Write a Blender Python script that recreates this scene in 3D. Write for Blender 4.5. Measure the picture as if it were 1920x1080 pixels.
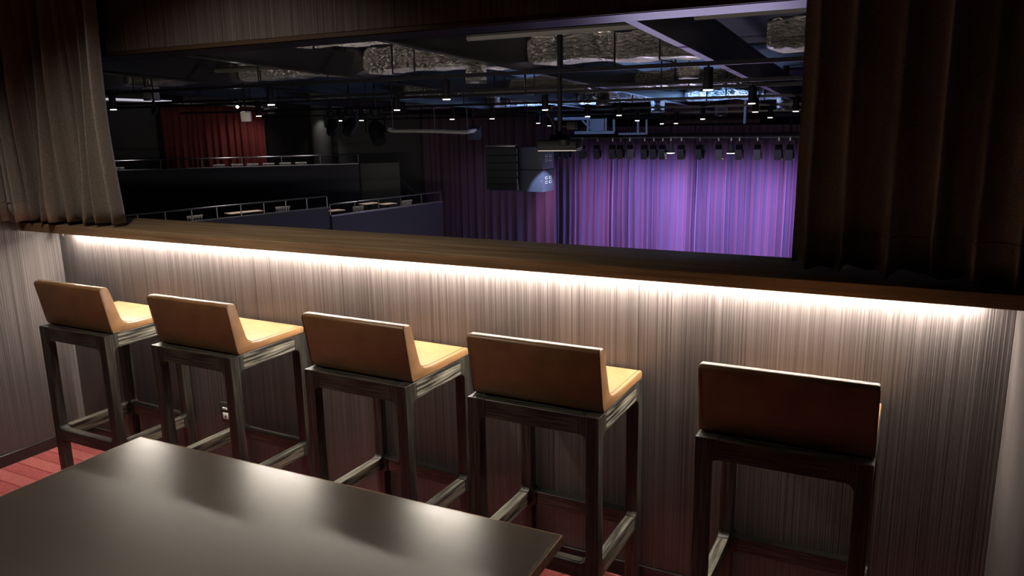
import bpy, bmesh, math, random
from mathutils import Vector, Matrix
random.seed(7)
for o in list(bpy.data.objects): bpy.data.objects.remove(o)
SC = bpy.context.scene
COL = SC.collection

# ------------------------------------------------------------------ camera
CAM = Vector((2.8105, -2.3522, 1.5787))
RX = Vector((0.8878809, 0.4597081, -0.0183298))
UP = Vector((-0.0816195, 0.1965990, 0.9770809))
BK = Vector((0.4527756, -0.8660354, 0.2120776))
FPX = 1450.95
cd = bpy.data.cameras.new('camera'); co = bpy.data.objects.new('camera', cd); COL.objects.link(co)
cd.sensor_width = 36.0; cd.lens = 36.0 * FPX / 1920.0; cd.clip_start = .05; cd.clip_end = 200
m = Matrix((RX, UP, BK)).transposed().to_4x4(); m.translation = CAM
co.matrix_world = m
SC.camera = co

# ------------------------------------------------------------------ world, lights, exposure
w = bpy.data.worlds.new('world'); SC.world = w; w.use_nodes = True
w.node_tree.nodes['Background'].inputs[0].default_value = (.01, .011, .016, 1)
w.node_tree.nodes['Background'].inputs[1].default_value = .12
SC.view_settings.view_transform = 'Standard'; SC.view_settings.look = 'None'
SC.view_settings.exposure = 0.0; SC.view_settings.gamma = 1.0; SC.view_settings.use_curve_mapping = False

def aim(o, loc, tgt):
    o.location = loc
    o.rotation_euler = (Vector(tgt) - Vector(loc)).to_track_quat('-Z', 'Y').to_euler()
def spot(name, loc, tgt, power, col, angle, blend=.5, size=.05):
    l = bpy.data.lights.new(name, 'SPOT'); l.energy = power; l.color = col
    l.spot_size = math.radians(angle); l.spot_blend = blend; l.shadow_soft_size = size
    o = bpy.data.objects.new(name, l); COL.objects.link(o); aim(o, loc, tgt); return o
def area(name, loc, tgt, power, col, sx, sy, spread=180):
    l = bpy.data.lights.new(name, 'AREA'); l.energy = power; l.color = col; l.shape = 'RECTANGLE'
    l.size = sx; l.size_y = sy; l.spread = math.radians(spread)
    o = bpy.data.objects.new(name, l); COL.objects.link(o); aim(o, loc, tgt); return o
WARM = (1, .88, .72)
# recessed ceiling downlights of the booth
spot('downlight_ledge', (.48, -.95, 2.55), (.42, -.62, 0), 56, WARM, 121, .65, .04)
spot('downlight_table', (.45, -2.3, 2.55), (.55, -1.2, .6), 21, WARM, 76, .25, .05)
# stage lighting hung on the lighting bar: magenta and blue washes on the drapes
for x in (-7.6, -5.7, -3.8, -1.9, .2):
    spot('stage_wash_pink', (x - 2.4, 22.9, .1), (x + .6, 27, -4.1), 330, (1, .45, 1), 92, .7, .15)
    spot('stage_wash_blue', (x + 2.8, 22.9, .1), (x - .3, 27, -4.1), 420, (.34, .38, 1), 92, .7, .15)
spot('stage_wash_dim', (-12.2, 22.0, .4), (-12.4, 25.6, -2.8), 40, (.7, .6, 1), 95, .9, .15)
# unseen area lights added below the roof to wash its steel and ducts
area('roof_fill', (-3.0, 21.0, -3.6), (-1.5, 9, 2.4), 200, (.72, .66, 1), 5, .5)
area('roof_blue_fill', (-4.0, 20.2, .9), (-3.8, 19.6, 2.4), 150, (.25, .48, 1), 5, .4, 110)
area('roof_blue_fill', (-7.2, 21.2, .9), (-7.4, 20.2, 2.4), 90, (.28, .48, 1), 3, .4, 110)
# unseen warm area light added low in the hall to brighten the foil ducts
area('foil_fill', (-2.5, 4.4, -1.2), (-3.0, 11.0, 2.5), 230, (1, .86, .74), 8, .4)

# ------------------------------------------------------------------ helpers
def rays(px, py): return -BK + RX * ((px - 960) / FPX) + UP * ((540 - py) / FPX)
def atz(px, py, z):
    d = rays(px, py); return CAM + d * ((z - CAM.z) / d.z)
def aty(px, py, y):
    d = rays(px, py); return CAM + d * ((y - CAM.y) / d.y)
def zc(y, h): return CAM.z + h - .039 * (y - CAM.y)      # the hall roof falls towards the stage

class MB:
    def __init__(s): s.v = []; s.f = []
    def add(s, vs, fs):
        n = len(s.v); s.v += [tuple(v) for v in vs]; s.f += [tuple(i + n for i in f) for f in fs]; return s
    def box(s, x0, x1, y0, y1, z0, z1):
        return s.add([(x0,y0,z0),(x1,y0,z0),(x1,y1,z0),(x0,y1,z0),(x0,y0,z1),(x1,y0,z1),(x1,y1,z1),(x0,y1,z1)],
                     [(3,2,1,0),(4,5,6,7),(0,1,5,4),(1,2,6,5),(2,3,7,6),(3,0,4,7)])
    def obox(s, c, ax, ay, az):
        c, ax, ay, az = map(Vector, (c, ax, ay, az))
        vs = [c + ax*i + ay*j + az*k for k in (-.5,.5) for i, j in ((-.5,-.5),(.5,-.5),(.5,.5),(-.5,.5))]
        return s.add(vs, [(3,2,1,0),(4,5,6,7),(0,1,5,4),(1,2,6,5),(2,3,7,6),(3,0,4,7)])
    def prism(s, poly, fn, a, b):      # poly of (p,q); fn(p,q,t)->xyz
        n = len(poly)
        vs = [fn(p, q, a) for p, q in poly] + [fn(p, q, b) for p, q in poly]
        fs = [tuple(range(n))[::-1], tuple(range(n, 2*n))] + [(i, (i+1) % n, n+(i+1) % n, n+i) for i in range(n)]
        return s.add(vs, fs)
    def tube(s, pts, r, n=8, cap=True):
        pts = [Vector(p) for p in pts]; rs = r if isinstance(r, (list, tuple)) else [r]*len(pts)
        vs = []
        for i, p in enumerate(pts):
            t = (pts[min(i+1, len(pts)-1)] - pts[max(i-1, 0)]).normalized()
            a = t.orthogonal().normalized() if abs(t.z) > .9 else t.cross(Vector((0,0,1))).normalized()
            b = t.cross(a)
            for k in range(n):
                an = 2*math.pi*k/n; vs.append(p + (a*math.cos(an) + b*math.sin(an))*rs[i])
        fs = [(i*n+k, i*n+(k+1) % n, (i+1)*n+(k+1) % n, (i+1)*n+k) for i in range(len(pts)-1) for k in range(n)]
        if cap: fs += [tuple(range(n))[::-1], tuple(range((len(pts)-1)*n, len(pts)*n))]
        return s.add(vs, fs)
    def lathe(s, prof, c=(0,0,0), n=16):
        vs = [(c[0]+r*math.cos(2*math.pi*k/n), c[1]+r*math.sin(2*math.pi*k/n), c[2]+z) for r, z in prof for k in range(n)]
        fs = [(i*n+k, i*n+(k+1) % n, (i+1)*n+(k+1) % n, (i+1)*n+k) for i in range(len(prof)-1) for k in range(n)]
        fs += [tuple(range(n))[::-1], tuple(range((len(prof)-1)*n, len(prof)*n))]
        return s.add(vs, fs)
    def build(s, name, mat, parent=None, bevel=0, seg=2, smooth=False, loc=None, ang=30):
        me = bpy.data.meshes.new(name); me.from_pydata(s.v, [], s.f)
        bm = bmesh.new(); bm.from_mesh(me)
        bmesh.ops.recalc_face_normals(bm, faces=bm.faces)
        if bevel:
            es = [e for e in bm.edges if len(e.link_faces) == 2 and e.calc_face_angle(0) > math.radians(ang)]
            bmesh.ops.bevel(bm, geom=es, offset=bevel, segments=seg, profile=.5, affect='EDGES', clamp_overlap=True)
        bm.to_mesh(me); bm.free()
        if smooth or bevel:
            for p in me.polygons: p.use_smooth = True
            try: me.set_sharp_from_angle(angle=math.radians(35))
            except Exception: pass
        me.materials.append(mat)
        o = bpy.data.objects.new(name, me); COL.objects.link(o)
        if parent: o.parent = parent
        if loc is not None: o.location = loc
        return o
def tag(o, label=None, cat=None, group=None, kind=None):
    if label: o['label'] = label
    if cat: o['category'] = cat
    if group: o['group'] = group
    if kind: o['kind'] = kind
    return o
def struct(o): o['kind'] = 'structure'; return o
def empty(name, loc, rz=0):
    o = bpy.data.objects.new(name, None); COL.objects.link(o); o.location = loc; o.rotation_euler = (0,0,rz)
    o.empty_display_size = .1; return o
def copy_tree(o, parent=None):
    c = o.copy(); COL.objects.link(c); c.parent = parent
    for ch in list(o.children): copy_tree(ch, c)
    return c
ORD = ['first','second','third','fourth','fifth','sixth','seventh','eighth','ninth','tenth','eleventh','twelfth',
       'thirteenth','fourteenth','fifteenth','sixteenth','seventeenth','eighteenth','nineteenth','twentieth',
       'twenty-first','twenty-second','twenty-third','twenty-fourth','twenty-fifth','twenty-sixth','twenty-seventh','twenty-eighth']

# ------------------------------------------------------------------ materials
def mat(name, col, rough=.6, metal=0, spec=.5, emit=None, es=1):
    M = bpy.data.materials.new(name); M.use_nodes = True
    b = M.node_tree.nodes['Principled BSDF']
    b.inputs['Base Color'].default_value = (*col, 1); b.inputs['Roughness'].default_value = rough
    b.inputs['Metallic'].default_value = metal; b.inputs['Specular IOR Level'].default_value = spec
    if emit: b.inputs['Emission Color'].default_value = (*emit, 1); b.inputs['Emission Strength'].default_value = es
    return M
def nodes(M): return M.node_tree.nodes, M.node_tree.links, M.node_tree.nodes['Principled BSDF']
def ramp(N, L, fac, stops):
    r = N.new('ShaderNodeValToRGB'); e = r.color_ramp.elements
    while len(e) < len(stops): e.new(.5)
    for i, (p, c) in enumerate(stops): e[i].position = p; e[i].color = (*c, 1) if len(c) == 3 else c
    L.new(fac, r.inputs[0]); return r
def mapped(N, L, scale, coord='Object', rot=(0,0,0)):
    t = N.new('ShaderNodeTexCoord'); mp = N.new('ShaderNodeMapping')
    mp.inputs['Scale'].default_value = scale; mp.inputs['Rotation'].default_value = rot
    L.new(t.outputs[coord], mp.inputs[0]); return mp
def noise(N, L, vec, scale=1, detail=2, rough=.5):
    n = N.new('ShaderNodeTexNoise'); n.inputs['Scale'].default_value = scale
    n.inputs['Detail'].default_value = detail; n.inputs['Roughness'].default_value = rough
    L.new(vec, n.inputs['Vector']); return n
def bump(N, L, b, h, dist, strength=1):
    bp = N.new('ShaderNodeBump'); bp.inputs['Distance'].default_value = dist; bp.inputs['Strength'].default_value = strength
    L.new(h, bp.inputs['Height']); L.new(bp.outputs[0], b.inputs['Normal']); return bp
def math_(N, L, op, a, b_):
    n = N.new('ShaderNodeMath'); n.operation = op
    for i, v in enumerate((a, b_)):
        if isinstance(v, (int, float)): n.inputs[i].default_value = v
        else: L.new(v, n.inputs[i])
    return n.outputs[0]

def ribbed(name, dark, light, rough, spec):
    # fine irregular vertical reeding; (x+y) runs along any upright wall
    M = mat(name, dark, rough, 0, spec); N, L, b = nodes(M)
    g = N.new('ShaderNodeNewGeometry'); sx = N.new('ShaderNodeSeparateXYZ'); L.new(g.outputs['Position'], sx.inputs[0])
    run = math_(N, L, 'ADD', sx.outputs[0], sx.outputs[1])
    def rib(s, sz, det):
        cb = N.new('ShaderNodeCombineXYZ'); L.new(math_(N, L, 'MULTIPLY', run, s), cb.inputs[0])
        L.new(math_(N, L, 'MULTIPLY', sx.outputs[2], sz), cb.inputs[2])
        return noise(N, L, cb.outputs[0], 1, det, .65).outputs['Fac']
    a = rib(260, .7, 1.5); c = rib(95, .4, 1); d = rib(9, .25, 1)
    h = math_(N, L, 'ADD', math_(N, L, 'MULTIPLY', a, .84), math_(N, L, 'MULTIPLY', c, .16))
    fac = math_(N, L, 'ADD', h, math_(N, L, 'MULTIPLY', math_(N, L, 'SUBTRACT', d, .5), .07))
    r = ramp(N, L, fac, [(.28, dark), (.74, light)]); L.new(r.outputs[0], b.inputs['Base Color'])
    bump(N, L, b, h, .0028, .8); return M
M_rib = ribbed('ribbed_dark_timber_panel', (.026, .021, .021), (.150, .128, .124), .36, .5)

def timber(name, axis, base, streak, amt, rough, spec=.5, fine=1.0, coord='Object', bmp=.0006):
    M = mat(name, base, rough, 0, spec); N, L, b = nodes(M)
    sc = [90*fine]*3; sc['xyz'.index(axis)] = 3.0*fine
    mp = mapped(N, L, sc, coord)
    n1 = noise(N, L, mp.outputs[0], 1, 3, .6)
    sc2 = [14*fine]*3; sc2['xyz'.index(axis)] = .8*fine
    n2 = noise(N, L, mapped(N, L, sc2, coord).outputs[0], 1, 2, .5)
    f = math_(N, L, 'ADD', math_(N, L, 'MULTIPLY', n1.outputs['Fac'], .65), math_(N, L, 'MULTIPLY', n2.outputs['Fac'], .35))
    r = ramp(N, L, f, [(.5 - .05, base), (.5 + amt, streak)]); L.new(r.outputs[0], b.inputs['Base Color'])
    bump(N, L, b, f, bmp, .5); return M
WB, WS = (.015, .0135, .0115), (.10, .092, .074)
M_wx = timber('stained_ash_cross_grain', 'x', WB, WS, .13, .42, .5, 2.0)
M_wy = timber('stained_ash_side_grain', 'y', WB, (.30, .28, .22), .11, .42, .5, 2.0)
M_wz = timber('stained_ash_upright_grain', 'z', WB, (.085, .078, .062), .16, .42, .5, 2.0)
M_table = timber('dark_table_veneer', 'x', (.030, .022, .016), (.050, .038, .028), .22, .32, 1.0, .45, bmp=.0001)
_b = M_table.node_tree.nodes['Principled BSDF']; _b.inputs['Coat Weight'].default_value = 1.0; _b.inputs['Coat Roughness'].default_value = .28; _b.inputs['Coat IOR'].default_value = 2.1; _b.inputs['Coat Tint'].default_value = (1, .97, .9, 1)
M_ledge = timber('brown_ledge_veneer', 'x', (.19, .128, .074), (.42, .295, .175), .20, .36, .5, .6, bmp=.0002)
M_edge = mat('pale_worn_edge', (.42, .33, .22), .4)

def leather():
    M = mat('tan_leather', (.25, .125, .05), .36, 0, .5); N, L, b = nodes(M)
    mp = mapped(N, L, (1,1,1))
    n = noise(N, L, mp.outputs[0], 9, 4, .6)
    r = ramp(N, L, n.outputs['Fac'], [(.3, (.200, .104, .046)), (.72, (.305, .158, .072))]); L.new(r.outputs[0], b.inputs['Base Color'])
    v = N.new('ShaderNodeTexVoronoi'); v.inputs['Scale'].default_value = 520; L.new(mp.outputs[0], v.inputs['Vector'])
    bump(N, L, b, v.outputs['Distance'], .0004, .35); return M
M_leather = leather()
M_stitch = mat('dark_thread', (.09, .05, .025), .6)

def velvet(name, c1, c2, sheen=.6, rough=.75, spec=.25):
    M = mat(name, c1, rough, 0, spec); N, L, b = nodes(M)
    n = noise(N, L, mapped(N, L, (160, 160, 420)).outputs[0], 1, 3, .6)
    r = ramp(N, L, n.outputs['Fac'], [(.35, c1), (.7, c2)]); L.new(r.outputs[0], b.inputs['Base Color'])
    b.inputs['Sheen Weight'].default_value = sheen; b.inputs['Sheen Roughness'].default_value = .4
    bump(N, L, b, n.outputs['Fac'], .001, .4); return M
M_velvet = velvet('taupe_brown_curtain_cloth', (.105, .087, .073), (.27, .23, .20), .5, .42, .7)
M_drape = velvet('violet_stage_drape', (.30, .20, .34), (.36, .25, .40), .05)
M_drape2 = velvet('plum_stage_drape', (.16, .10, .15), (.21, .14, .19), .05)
M_red = velvet('oxblood_drape', (.22, .045, .045), (.30, .07, .065), .1)

def carpet():
    M = mat('red_striped_carpet', (.3, .03, .04), .95, 0, .15); N, L, b = nodes(M)
    g = N.new('ShaderNodeTexCoord'); sx = N.new('ShaderNodeSeparateXYZ'); L.new(g.outputs['Object'], sx.inputs[0])
    t = math_(N, L, 'FRACT', math_(N, L, 'MULTIPLY', sx.outputs[1], 1/.15), 0)
    n = noise(N, L, g.outputs['Object'], 420, 2, .7)
    n2 = noise(N, L, g.outputs['Object'], 90, 2, .6)
    st = ramp(N, L, t, [(0, (.12,)*3), (.05, (.42,)*3), (.47, (.50,)*3), (.52, (.16,)*3), (.57, (.62,)*3), (1, (.62,)*3)])
    f = math_(N, L, 'ADD', math_(N, L, 'MULTIPLY', st.outputs[0], .6), math_(N, L, 'MULTIPLY', math_(N, L, 'SUBTRACT', n.outputs['Fac'], .5), 1.1))
    f = math_(N, L, 'ADD', f, math_(N, L, 'MULTIPLY', n2.outputs['Fac'], .35))
    r = ramp(N, L, f, [(.22, (.22, .030, .034)), (.50, (.55, .13, .125)), (.72, (.72, .27, .25)), (.92, (.9, .62, .56))]); L.new(r.outputs[0], b.inputs['Base Color'])
    bump(N, L, b, f, .004, .7); return M
M_carpet = carpet()

def foil():
    M = mat('crinkled_silver_foil', (.80, .77, .74), .22, 1); N, L, b = nodes(M)
    mp = mapped(N, L, (1.3, 2.6, 2.6))
    n1 = noise(N, L, mp.outputs[0], 4.5, 5, .7)
    v = N.new('ShaderNodeTexVoronoi'); v.feature = 'F1'; v.inputs['Scale'].default_value = 11
    ad = N.new('ShaderNodeVectorMath'); ad.operation = 'MULTIPLY_ADD'; ad.inputs[1].default_value = (.25, .25, .25)
    L.new(n1.outputs['Color'], ad.inputs[0]); L.new(mp.outputs[0], ad.inputs[2]); L.new(ad.outputs[0], v.inputs['Vector'])
    h = math_(N, L, 'ADD', math_(N, L, 'MULTIPLY', n1.outputs['Fac'], .8), math_(N, L, 'MULTIPLY', v.outputs['Distance'], .35))
    bump(N, L, b, h, .16, 1.0); return M
M_foil = foil()
M_base = mat('black_skirting', (.022, .020, .019), .35)
M_ceil = mat('dark_booth_ceiling', (.05, .045, .042), .8)
M_soffit = mat('satin_black_soffit', (.020, .020, .024), .33, 0, .6)
M_trimw = mat('dark_brown_edge_timber', (.05, .03, .018), .4)
M_steel = mat('semi_gloss_black_steel', (.010, .010, .013), .28, 0, .8)
M_black = mat('matt_black_metal', (.005, .005, .007), .6, 0, .2)
M_hallblk = mat('hall_black_paint', (.004, .004, .0055), .8)
M_navy = mat('navy_painted_parapet', (.055, .058, .085), .6)
M_grey = mat('charcoal_wall_paint', (.10, .10, .10), .75)
M_rail = mat('grey_steel_rail', (.20, .20, .22), .35, .7)
M_alu = mat('brushed_aluminium', (.5, .5, .5), .35, 1)
M_led = mat('led_diffuser_glow', (1, 1, 1), .5, emit=(1, .92, .80), es=310)
M_lamp = mat('lamp_glow', (1, 1, 1), .5, emit=(1, .93, .80), es=9)
M_lampb = mat('small_bright_lamp_glow', (1, 1, 1), .5, emit=(1, .93, .82), es=14)
M_white = mat('white_plastic', (.75, .73, .70), .45)
M_chair = mat('white_chair_slat', (.80, .78, .74), .5)
M_paletop = mat('pale_oak_tabletop', (.62, .50, .40), .5)
M_spk = mat('dark_speaker_paint', (.012, .016, .026), .5, 0, .3)
M_spk2 = mat('blue_grey_speaker_cabinet', (.085, .105, .155), .5)
M_blue = mat('blue_lit_steel', (.35, .48, .70), .5)  # blue light falling on this steel is put into its base colour
M_fix = mat('stage_lamp_housing', (.12, .125, .165), .5)
M_fix2 = mat('stage_lamp_grey_plate', (.30, .30, .36), .5)
M_pipe = mat('grey_service_pipe', (.09, .085, .08), .5)
M_chrome = mat('chrome', (.7, .7, .7), .15, 1)
M_stage = mat('stage_floor_paint', (.10, .10, .12), .6)

# ------------------------------------------------------------------ booth shell
XL, XR = -.9588, 3.072
ZL, ZT, YL, YB = 1.105, 1.1438, -.1766, .1537
ZB, ZH, CEIL, YBK = .0574, 1.890, 2.62, -4.2
struct(MB().box(XL - .1, XR + .1, YBK - .1, .12, -.1, 0).build('floor', M_carpet))
struct(MB().box(XL - .1, XR + .1, YBK - .1, .22, CEIL, CEIL + .1).build('ceiling', M_ceil))
struct(MB().box(XL - .1, XR + .1, YBK - .1, YBK, 0, CEIL).build('wall_back', M_rib))
wl = struct(MB().box(XL - .1, XL, YBK, .15, 0, CEIL).build('wall_left', M_rib))
struct(MB().box(XR, XR + .1, YBK, .15, 0, CEIL).build('wall_right', M_rib))
wf = struct(MB().box(XL, XR, .004, .15, 0, ZL - .02).build('wall_front', M_hallblk))
seams = [XL, -.686, .224, 1.134, 2.044, XR]
for a, b in zip(seams[:-1], seams[1:]):
    MB().box(a + .0006, b - .0006, 0, .010, ZB, ZL - .004).build('panel', M_rib, wf, bevel=.0012, seg=1)
wh = struct(MB().box(XL, XR, .004, .19, ZH + .015, CEIL).build('wall_header', M_hallblk))
for a, b in zip(seams[:-1], seams[1:]):
    MB().box(a + .0006, b - .0006, 0, .010, ZH + .0155, CEIL - .001).build('panel', M_rib, wh, bevel=.0012, seg=1)
struct(MB().box(XL, -.905, .006, .15, ZT + .001, ZH - .004).build('wall_jamb_left', M_rib))
struct(MB().box(2.985, XR, .006, .15, ZT + .001, ZH - .004).build('wall_jamb_right', M_rib))
struct(MB().box(XL, XR, -.001, .012, ZH - .001, ZH + .0145).build('trim_1', M_trimw, bevel=.001, seg=1))
struct(MB().box(XL, XR, .0125, .19, ZH - .003, ZH + .0145).build('trim_2', M_soffit))
struct(MB().box(XL, XR, -.009, -.0005, 0, ZB).build('baseboard_front', M_base, bevel=.0015, seg=1))
struct(MB().box(XL, XL + .009, YBK, -.0095, 0, ZB).build('baseboard_left', M_base, bevel=.0015, seg=1))
struct(MB().box(XR - .009, XR, YBK, -.0095, 0, ZB).build('baseboard_right', M_base, bevel=.0015, seg=1))

# ledge counter
lg = empty('ledge_counter', (1.05, 0, ZL))
tag(lg, 'long dark brown wooden ledge counter running below the wide viewing opening', 'counter')
def rel(o, root): o.location = o.location - root.location; return o
rel(MB().box(XL + .001, XR - .001, YL + .004, YB, ZL, ZT).build('counter_top', M_ledge, lg, bevel=.0012, seg=2), lg)
rel(MB().box(XL + .001, XR - .001, YL, YL + .004, ZL, ZT - .0008).build('front_edge', M_ledge, lg, bevel=.0008, seg=1), lg)

# led strip under the ledge
ls = empty('led_strip_light', (1.08, -.024, ZL))
tag(ls, 'warm white light strip glowing under the front of the ledge counter', 'light strip')
x0, x1 = -.835, 2.99
rel(MB().box(x0, x1, -.036, -.034, ZL - .0185, ZL).box(x0, x1, -.014, -.012, ZL - .016, ZL).box(x0, x1, -.033, -.014, ZL - .004, ZL).build('channel', M_alu, ls), ls)
rel(MB().box(x0 + .002, x1 - .002, -.031, -.016, ZL - .0165, ZL - .006).build('diffuser', M_led, ls), ls)
bk = empty('cable_clip', (-.868, -.03, ZL - .05))
tag(bk, 'tiny shiny cable clip under the left end of the ledge counter', 'clip')
MB().box(-.012, .012, -.004, .004, .018, .050).build('plate', M_chrome, bk, bevel=.002)
MB().tube([(0, -.004, .03), (.004, -.012, .014), (.010, -.008, .002), (.016, .004, .008)], .0035, 8).build('hook', M_chrome, bk, smooth=True)

# wall outlet
ot = empty('wall_outlet', (.098, 0, .262))
tag(ot, 'small dark wall outlet with white socket between the two leftmost stools', 'outlet')
MB().box(-.030, .034, -.007, 0, -.012, .084).build('cover_plate', M_base, ot, bevel=.002)
MB().box(-.016, .018, -.0095, -.0065, .006, .036).build('socket', M_white, ot, bevel=.001)
MB().box(-.003, .006, -.0105, -.009, .012, .024).build('socket_slot', M_fix, ot)
MB().box(-.016, .012, -.0095, -.0065, .052, .061).build('name_strip', M_white, ot)

# ------------------------------------------------------------------ bar stools
SW, SD, SF = .4354, .3898, .7428
def make_stool():
    root = empty('bar_stool', (0, 0, 0))
    lw, ld, ap, bl, r = .040, .038, .058, .062, .022
    def arc(cx, cz, r, a0, a1, n=6): return [(cx + r*math.cos(a0 + (a1-a0)*i/n), cz + r*math.sin(a0 + (a1-a0)*i/n)) for i in range(n+1)]
    RT, RH = .2722, .050
    for sx in (-1, 1):
        for sy in (0, 1):
            mb = MB()
            X = lambda d: sx*(SW/2 - d)               # distance in from the outer side face
            Y = lambda d: d if sy == 0 else SD - d
            fx = lambda p, q, t: (X(p), Y(t), q)
            fy = lambda p, q, t: (X(t), Y(p), q)
            # profile across: upright, widening to the block under the apron, fillet over the foot rail
            prof = [(0, 0), (lw, 0), (lw, RT - RH - .016)] + arc(lw + .016, RT - RH - .016, .016, math.pi, math.pi/2, 4) + \
                   [(bl - .004, RT - RH), (bl - .004, RT)] + arc(lw + .018, RT + .018, .018, -math.pi/2, -math.pi, 5) + \
                   [(lw, SF - ap - r)] + arc(lw + r, SF - ap - r, r, math.pi, math.pi/2, 6) + [(bl, SF), (0, SF)]
            mb.prism(prof, fx, 0, ld)
            # same widening along the side
            up = [(ld, SF - ap - r)] + arc(ld + r, SF - ap - r, r, math.pi, math.pi/2, 6) + [(ld + r, SF), (ld, SF)]
            mb.prism(up, fy, 0, lw - .0005)
            lo = [(ld, RT - RH), (ld + .018, RT - RH), (ld + .018, RT)] + arc(ld + .018, RT + .018, .018, -math.pi/2, -math.pi, 5)
            mb.prism(lo, fy, 0, .034)
            mb.build('leg', M_wz, root, bevel=.0012, seg=1, ang=50)
    g = .0004
    for y0 in (0, SD - ld): MB().box(-SW/2 + bl + g, SW/2 - bl - g, y0, y0 + ld, SF - ap, SF).build('apron', M_wx, root, bevel=.001, seg=1)
    for x0 in (-SW/2, SW/2 - lw): MB().box(x0, x0 + lw, ld + r + g, SD - ld - r - g, SF - ap, SF).build('side_apron', M_wy, root, bevel=.001, seg=1)
    for y0 in (0, SD - .034): MB().box(-SW/2 + bl - .004 + g, SW/2 - bl + .004 - g, y0, y0 + .034, RT - RH, RT).build('foot_rail', M_wx, root, bevel=.001, seg=1)
    for x0 in (-SW/2, SW/2 - .034): MB().box(x0, x0 + .034, ld + .018 + g, SD - ld - .018 - g, RT - RH, RT).build('side_foot_rail', M_wy, root, bevel=.001, seg=1)
    MB().box(-SW/2 + lw, SW/2 - lw, ld, SD - ld, SF - .024, SF - .006).build('seat_board', M_black, root)
    # upholstered shell: seat and raked low back in one wrapped profile
    z = SF
    prof = [(.044, z + .001), (.388, z + .001), (.389, z + .024), (.382, z + .030), (.150, z + .030), (.118, z + .033), (.099, z + .043), (.088, z + .060),
            (.048, z + .190), (.040, z + .199), (.016, z + .200), (.005, z + .193), (.036, z + .022)]
    sh = MB().prism(prof, lambda p, q, t: (t, p, q), -SW/2 + .001, SW/2 - .001).build('upholstered_shell', M_leather, root, bevel=.0055, seg=3, ang=12)
    for sx in (-1, 1):
        xs = sx*(SW/2 - .0012)
        MB().tube([(xs, .0435, z + .004), (xs, .035, z + .024), (xs, .006, z + .188), (xs - sx*.002, .012, z + .1965)], .0016, 6).build('piping', M_stitch, sh, smooth=True)
        xi = sx*(SW/2 - .013)
        MB().tube([(xi, .050, z + .188), (xi, .0905, z + .060), (xi, .101, z + .0445), (xi, .120, z + .0345), (xi, .150, z + .0305), (xi, .374, z + .0305)], .0012, 6).build('seat_seam', M_stitch, sh, smooth=True)
    return root
stool0 = make_stool()
ST = [(-0.5205, -0.4191, -.05, 'tan leather bar stool nearest the left wall, beside the red carpet strip'),
      (0.1965, -0.4181, -.65, 'second bar stool from the left wall, with darker shaded leather back'),
      (0.9670, -0.4020, -1.45, 'middle bar stool of the row of five at the ledge'),
      (1.6275, -0.4020, -.53, 'fourth bar stool from the left, behind the right corner of the table'),
      (2.3404, -0.4100, .03, 'bar stool at the right end of the row, its back almost black')]
for i, (x, y, a, lab) in enumerate(ST):
    o = stool0 if i == 0 else copy_tree(stool0)
    t = math.radians(a); o.location = (x + SW/2*math.cos(t), y + SW/2*math.sin(t), 0); o.rotation_euler = (0, 0, t)
    tag(o, lab, 'bar stool', 'bar stools lined up at the ledge counter')

# ------------------------------------------------------------------ table
tw = 1.3957; tdp = 1.05; TZ = .655
tb = empty('table', (0.7680, -0.9147, 0), math.radians(1.2))
tag(tb, 'large dark brown satin table in the foreground below the row of stools', 'table')
MB().box(.004, tw - .004, -tdp + .004, -.004, TZ - .026, TZ).build('table_top', M_table, tb, bevel=.001, seg=1)
MB().box(0, tw, -.004, 0, TZ - .026, TZ - .0004).build('edge_band', M_ledge, tb, bevel=.0008, seg=1)
MB().box(0, tw, -tdp, -tdp + .004, TZ - .026, TZ - .0004).build('edge_band', M_ledge, tb, bevel=.0008, seg=1)
MB().box(0, .004, -tdp + .0042, -.0042, TZ - .026, TZ - .0004).build('edge_band', M_ledge, tb, bevel=.0008, seg=1)
MB().box(tw - .004, tw, -tdp + .0042, -.0042, TZ - .026, TZ - .0004).build('edge_band', M_ledge, tb, bevel=.0008, seg=1)
MB().box(.35, .99, -.80, -.25, 0, .012).build('base_plate', M_black, tb, bevel=.003)
MB().tube([(.67, -.525, .012), (.67, -.525, TZ - .03)], .045, 20).build('column', M_black, tb, smooth=True)
MB().box(.37, .97, -.70, -.35, TZ - .034, TZ - .0265).build('top_plate', M_black, tb)
# worn pale line along the right edge
rw = random.Random(3); mb = MB(); yy = -.012
while yy > -.40:
    ln = rw.uniform(.004, .018); ww = rw.uniform(.0007, .0016); off = rw.uniform(.004, .010)
    mb.box(tw - off - ww, tw - off, yy - ln, yy, TZ - .0002, TZ + .0002); yy -= ln + rw.uniform(.002, .010)
mb.build('edge_wear', M_edge, tb)

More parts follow.
